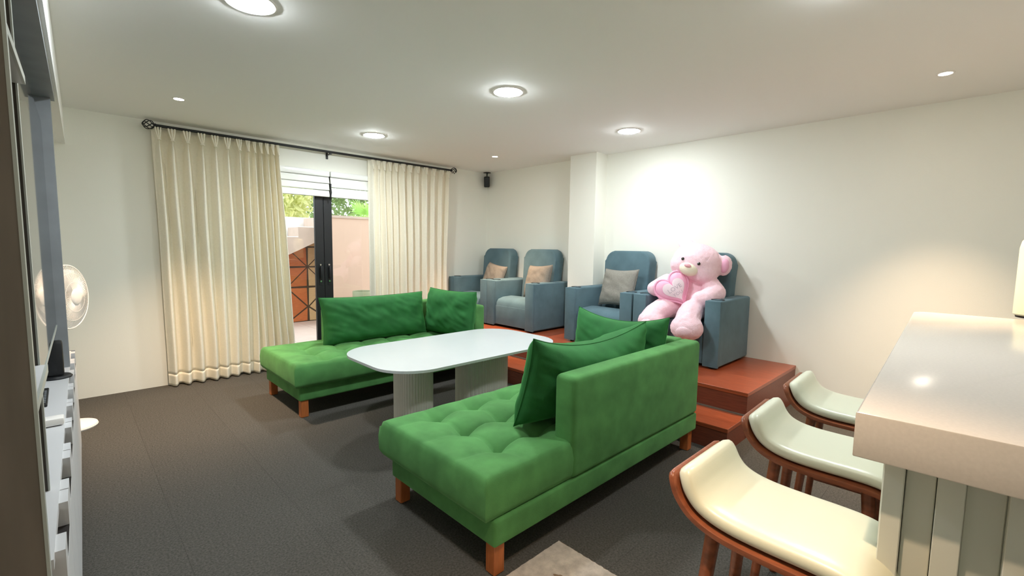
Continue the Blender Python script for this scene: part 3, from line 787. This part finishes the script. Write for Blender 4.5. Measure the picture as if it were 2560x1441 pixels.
while x < 2.2:
    obj('board', B(x, x + .055, -.075, -.05, 0, BZ - .108, bev=.002, seg=1), 'bar_panel', bar); x += .09
cn = thing('canister', 'pale green rounded canister standing on the bar at the right edge', 'canister', (-.855, -5.80, 0))
cn.location = (-.83, -5.80, BZ)
obj('body', lathe(bmesh.new(), [(0, .012), (.105, .012), (.112, .02), (.112, .40), (.105, .44), (.085, .47), (.05, .485), (0, .487)], 40), 'can_green', cn, 40)
obj('base_ring', lathe(bmesh.new(), [(0, 0), (.10, 0), (.103, .012), (0, .012)], 40), 'notch_dark', cn, 40)

def stool(loc, rz, label):
    """local: +y the low curled back, -y towards the bar; seat height about .70"""
    t = thing('bar_stool', label, 'bar stool', loc, rz, 'cream bar stools along the counter')
    W = .345
    DZS = .042
    prof = [(.245, .826), (.232, .800), (.215, .765), (.185, .733), (.14, .713), (.08, .703), (0, .700), (-.08, .700), (-.14, .698), (-.18, .690), (-.205, .674), (-.215, .655)]
    n = len(prof); P_ = [Vector((0, a, b - DZS)) for a, b in prof]
    # resample smooth
    S_ = []
    for i in range(n - 1):
        for q in range(4):
            f = q / 4; p0, p1, p2, p3 = P_[max(0, i - 1)], P_[i], P_[i + 1], P_[min(n - 1, i + 2)]
            S_.append(.5 * ((2 * p1) + (p2 - p0) * f + (2 * p0 - 5 * p1 + 4 * p2 - p3) * f * f + (3 * p1 - p0 - 3 * p2 + p3) * f ** 3))
    S_.append(P_[-1]); m_ = len(S_)
    nr = []
    for i in range(m_):
        d = (S_[min(i + 1, m_ - 1)] - S_[max(i - 1, 0)]).normalized(); nr.append(Vector((0, d.z, -d.y)) * 1)
    nr = [v if v.z >= -.2 and (v.z > 0 or v.y < 0) else -v for v in nr]
    def slab(t0, t1, wfun, rim, nx=20):
        """closed slab between offsets t0 (below) and t1 (above) of the profile; rounded rim"""
        bm = bmesh.new(); sec = 28
        def fn(u, v):
            i = min(m_ - 1, int(round(u * (m_ - 1)))); a = 2 * PI * v
            wv = wfun(u)
            ex = .28
            cx_ = math.copysign(abs(math.cos(a)) ** ex, math.cos(a)); sz = math.copysign(abs(math.sin(a)) ** (ex if not rim else .75), math.sin(a))
            end = 1.0
            du = min(u, 1 - u)
            if du < .06: end = math.sqrt(max(.02, 1 - (1 - du / .06) ** 2))
            mid, hh = (t0 + t1) / 2, (t1 - t0) / 2
            q = S_[i] + nr[i] * (mid + hh * sz * end) + Vector((wv / 2 * cx_, 0, 0))
            return q
        V = grid(bm, fn, m_ - 1, sec)
        bm.faces.new([V[0][j] for j in range(sec)]); bm.faces.new([V[-1][j] for j in range(sec)][::-1])
        bmesh.ops.remove_doubles(bm, verts=bm.verts[:], dist=1e-5)
        return bm
    def wf(u):
        du = min(u, 1 - u); e = 1 if du > .16 else math.sqrt(max(0, 1 - (1 - du / .16) ** 2)) * .22 + .78
        return W * e
    obj('seat_shell', slab(-.034, -.012, lambda u: wf(u) + .02, False), 'stool_wood', t, 50)
    obj('seat_pad', slab(-.014, .042, wf, True), 'cream_vinyl', t, 75)
    tops = {}
    for sx in (-1, 1):
        for y0_, y1_ in ((.15, .20), (-.13, -.18)):
            a = Vector((sx * .115, y0_, .635)); b = Vector((sx * .17, y1_, 0)); tops[(sx, y0_ > 0)] = (a, b)
            bm = cyl(bmesh.new(), a, b, .021, .0135, 14)
            obj('leg', bm, 'stool_wood', t, 40)
    def on(k, z): a, b = tops[k]; f = (a.z - z) / (a.z - b.z); return a.lerp(b, f)
    for z, pr in ((.27, ((-1, 1), (1, 1))),):
        pass
    obj('stretcher', cyl(bmesh.new(), on((-1, True), .22), on((-1, False), .22), .009), 'stool_wood', t, 40)
    obj('stretcher', cyl(bmesh.new(), on((1, True), .22), on((1, False), .22), .009), 'stool_wood', t, 40)
    obj('foot_rest', cyl(bmesh.new(), on((-1, False), .28), on((1, False), .28), .011), 'stool_wood', t, 40)
    obj('stretcher', cyl(bmesh.new(), on((-1, True), .34), on((1, True), .34), .009), 'stool_wood', t, 40)
    obj('seat_support', B(-.12, .12, -.14, .15, .61, .628, bev=.004, seg=1), 'stool_wood', t, 40)
    return t
s0 = stool((-3.42, -5.235, 0), 0, 'cream padded bar stool nearest the camera, at the counter corner')
dup(s0, (-2.80, -5.21, 0), math.radians(2), 'cream padded bar stool in the middle of the three')
dup(s0, (-2.185, -5.185, 0), math.radians(2), 'cream padded bar stool farthest from the camera, beside the platform end')

# ------------------------------------------------------------------ rug
rg_ = thing('rug', 'pale beige pile rug with brown spots by the nearer sofa', 'rug')
def pile(u, v): 
    x, y = -4.75 + 1.57 * u, -4.99 + .765 * v
    return (x, y, .012 + .0035 * nz(x * 60, y * 60) - (.008 if min(u, v, 1 - u, 1 - v) < .004 else 0))
bm = bmesh.new(); grid(bm, pile, 110, 90); obj('pile', bm, 'rug_pile', rg_, 179)
obj('backing', B(-4.748, -3.182, -4.988, -4.227, .0005, .006), 'rug_spot', rg_)
for k, (x, y, r) in enumerate(((-3.38, -4.40, .05), (-3.34, -4.52, .06), (-3.52, -4.47, .05), (-3.62, -4.62, .07), (-3.3, -4.75, .06), (-3.8, -4.4, .06))):
    bm = bmesh.new(); n = 18
    c = bm.verts.new((x, y, .0165)); ring = [bm.verts.new((x + r * (.7 + .5 * nz(math.cos(a) * 2 + k, math.sin(a) * 2)) * math.cos(a) * .55, y + r * (.7 + .5 * nz(math.cos(a) * 2 + k, math.sin(a) * 2)) * math.sin(a), .0125)) for a in [2 * PI * i / n for i in range(n)]]
    for i in range(n): bm.faces.new((c, ring[i], ring[(i + 1) % n]))
    obj('spot', bm, 'rug_spot', rg_, 179, label='brown spot')

# ------------------------------------------------------------------ media cabinet along the left wall (own frame: u right, v forward)
MA = -math.radians(.963)
mc = thing('media_cabinet', 'grey and brown media wall cabinet with shelves and drawers at left edge', 'cabinet', (CAM.x, CAM.y, 0), MA)
UF, UW = -.065, -.60
def cab(name, a, m_, parent=mc, sm=None, **k): return obj(name, B(*a, **k), m_, parent, sm)
cab('side_panel', (-.60, -.094, 1.425, 1.45, 0, H - .003), 'cabinet_brown')
cab('edge_strip', (-.094, -.088, 1.424, 1.452, 0, H - .003), 'edge_band')
cab('side_panel', (-.60, -.108, 1.885, 1.91, .68, H - .003), 'cabinet_dark')
cab('edge_strip', (-.108, -.104, 1.884, 1.912, .68, H - .003), 'edge_band')
cab('back_panel', (-.60, -.58, 1.45, 1.885, .68, H - .003), 'cabinet_dark')
for z in (1.06, 1.87):
    s_ = cab('shelf', (-.58, -.094, 1.451, 1.884, z - .022, z), 'cabinet_pale')
    cab('edge_strip', (-.094, -.088, 1.451, 1.884, z - .022, z), 'edge_band', s_)
cab('console_top', (-.60, -.084, 1.46, 4.25, .655, .68, ), 'cabinet_pale')
cab('carcass', (-.60, -.10, 1.46, 4.24, .04, .655), 'cabinet_dark')
vs_ = [1.50, 1.88, 2.235, 2.585, 2.90, 3.215, 3.555, 3.90, 4.24]
for a, b in zip(vs_, vs_[1:]):
    mid = (a + b) / 2 + 0.0
    d = cab('drawer', (-.099, UF, a + .003, b - .003, .05, .60), 'cabinet_pale', bev=.002, seg=1)
    cab('front_lip', (-.099, UF, a + .003, mid - .095, .60, .675), 'cabinet_pale', d)
    cab('front_lip', (-.099, UF, mid + .095, b - .003, .60, .675), 'cabinet_pale', d)
    cab('recess_shade', (-.0995, UF - .0005, mid - .095, mid + .095, .5995, .606), 'notch_dark', d)  # dark cap on the drawer top, paints the shade inside the pull notch
cab('end_panel', (-.60, UF, 4.24, 4.258, 0, .68), 'cabinet_grey')
cab('plinth', (-.60, -.12, 1.46, 4.24, 0, .05), 'cabinet_dark')
# grey surround: far upright leg, header and wall board behind the screen
cab('upright', (-.60, -.082, 3.70, 3.78, .68, 2.21), 'cabinet_grey')
cab('header', (-.60, -.066, 1.912, 3.78, 2.21, 2.24), 'cabinet_grey')
cab('wall_board', (-.24, -.215, 1.912, 3.70, .68, 2.21), 'cabinet_grey')
tv = thing('television', 'large glossy black television on the left media cabinet, mirroring the fan', 'television', (CAM.x, CAM.y, 0), MA)
cab('housing', (-.21, -.126, 1.925, 3.69, .93, 2.08), 'black_plastic', tv)
cab('screen', (-.126, -.1245, 1.93, 3.685, .935, 2.075), 'screen_glass', tv)
cab('bezel', (-.126, -.122, 1.925, 3.69, .925, .936), 'edge_band', tv)
# soffit above, along the left side
struct_s = obj('trim_1', B(-.61, -.052, -1.0, 5.66, 2.242, H - .002), 'ceiling'); struct_s['kind'] = 'structure'
struct_s.location = (CAM.x, CAM.y, 0); struct_s.rotation_euler = (0, 0, MA)
ML = Matrix.Translation((CAM.x, CAM.y, 0)) @ Matrix.Rotation(MA, 4, 'Z')
sb = thing('desk_speaker', 'slim black speaker on a round foot, on the console by the grey upright', 'speaker', ML @ Vector((-.135, 3.45, .68)))
obj('foot', lathe(bmesh.new(), [(0, 0), (.065, 0), (.068, .006), (.06, .014), (0, .016)], 32), 'black_plastic', sb, 40)
obj('cabinet', box(bmesh.new(), -.035, .035, -.04, .04, .014, .20, bev=.012), 'black_plastic', sb, 40)
vz = thing('vase', 'dark grey rounded vase on the brown shelf unit at the left edge', 'vase', ML @ Vector((-.22, 1.68, 1.06)))
obj('body', lathe(bmesh.new(), [(0, 0), (.07, 0), (.10, .08), (.115, .2), (.10, .32), (.06, .40), (.045, .44), (.05, .46), (.042, .455), (.037, .44), (0, .43)], 40), 'cabinet_grey', vz, 60)
obj('rim', tube(bmesh.new(), [(.048 * math.cos(a), .048 * math.sin(a), .46) for a in [2 * PI * i / 32 for i in range(32)]], .004, 6, True), 'edge_band', vz, 60)
wbx = thing('media_box', 'slim white box on the console edge in front of the television', 'electronics', ML @ Vector((-.155, 2.56, .68)))
obj('case', B(-.10, .07, -.03, .03, .003, .032, bev=.006), 'white_plastic', wbx, 40)
obj('foot', B(-.09, .06, -.02, .02, 0, .004), 'black_plastic', wbx)
rmt = thing('remote_control', 'dark remote control lying on the console below the television', 'remote', ML @ Vector((-.17, 3.02, .68)))
obj('case', B(-.022, .022, -.16, .16, 0, .014, bev=.004), 'black_plastic', rmt, 40)
bm = bmesh.new()
for k in range(8):
    for q in (-1, 0, 1): box(bm, q * .012 - .004, q * .012 + .004, -.13 + k * .03, -.118 + k * .03, .0135, .016)
obj('buttons', bm, 'cabinet_grey', rmt)

# ------------------------------------------------------------------ standing fan
fn_ = thing('standing_fan', 'white standing fan in the left corner behind the media cabinet', 'fan', (-4.865, -.83, 0))
obj('base', lathe(bmesh.new(), [(0, 0), (.15, 0), (.155, .01), (.15, .022), (.09, .034), (.03, .045), (0, .045)], 48), 'white_plastic', fn_, 40)
obj('pole', cyl(cyl(bmesh.new(), (0, 0, .04), (0, 0, .62), .013), (0, 0, .6), (0, 0, .95), .010), 'white_plastic', fn_, 40)
fnn = Vector((.88, -.47, .03)).normalized(); fs = fnn.cross(Vector((0, 0, 1))).normalized(); fu = fs.cross(fnn)
fc = Vector((.035, -.02, 1.0))
FM = axes(fc, fs, fu, fnn)
obj('motor_housing', lathe(bmesh.new(), [(0, -.15), (.04, -.145), (.062, -.12), (.066, -.07), (.06, -.045), (0, -.045)], 32, mt=FM), 'white_plastic', fn_, 40)
bm = bmesh.new()
R_ = .235
for s, d in ((1, .05), (-1, -.045)):
    for k in range(84):
        a = 2 * PI * k / 84
        def gp(q): 
            r = .045 + (R_ - .045) * q; zz = d * math.cos(q * PI / 2) ** .8
            aa = a + .5 * q * s
            return FM @ Vector((r * math.cos(aa), r * math.sin(aa), zz))
        tube(bm, [gp(i / 5) for i in range(6)], .0019, 4)
    for q in (.35, .7):
        r = .045 + (R_ - .045) * q; zz = d * math.cos(q * PI / 2) ** .8
        tube(bm, [FM @ Vector((r * math.cos(a), r * math.sin(a), zz)) for a in [2 * PI * i / 40 for i in range(40)]], .0018, 4, True)
gr = obj('guard', bm, 'white_plastic', fn_, 60); 
obj('guard_ring', tube(bmesh.new(), [FM @ Vector((R_ * math.cos(a), R_ * math.sin(a), 0)) for a in [2 * PI * i / 56 for i in range(56)]], .007, 8, True), 'white_plastic', fn_, 60)
obj('badge', lathe(bmesh.new(), [(0, .060), (.05, .058), (.060, .052), (.060, .042), (0, .042)], 32, mt=FM), 'white_plastic', fn_, 40)
for k in range(5):
    bm = bmesh.new(); a0 = 2 * PI * k / 5
    def bl(u, v):
        r = .03 + .175 * u; a = a0 + (v - .5) * (.55 + .55 * math.sin(PI * (.15 + .75 * u))) + .3 * u
        return FM @ Vector((r * math.cos(a), r * math.sin(a), (v - .5) * .045 * (1 - .3 * u)))
    grid(bm, bl, 8, 8); o = obj('blade', bm, 'white_plastic', fn_, 179); so = o.modifiers.new('s', 'SOLIDIFY'); so.thickness = .002
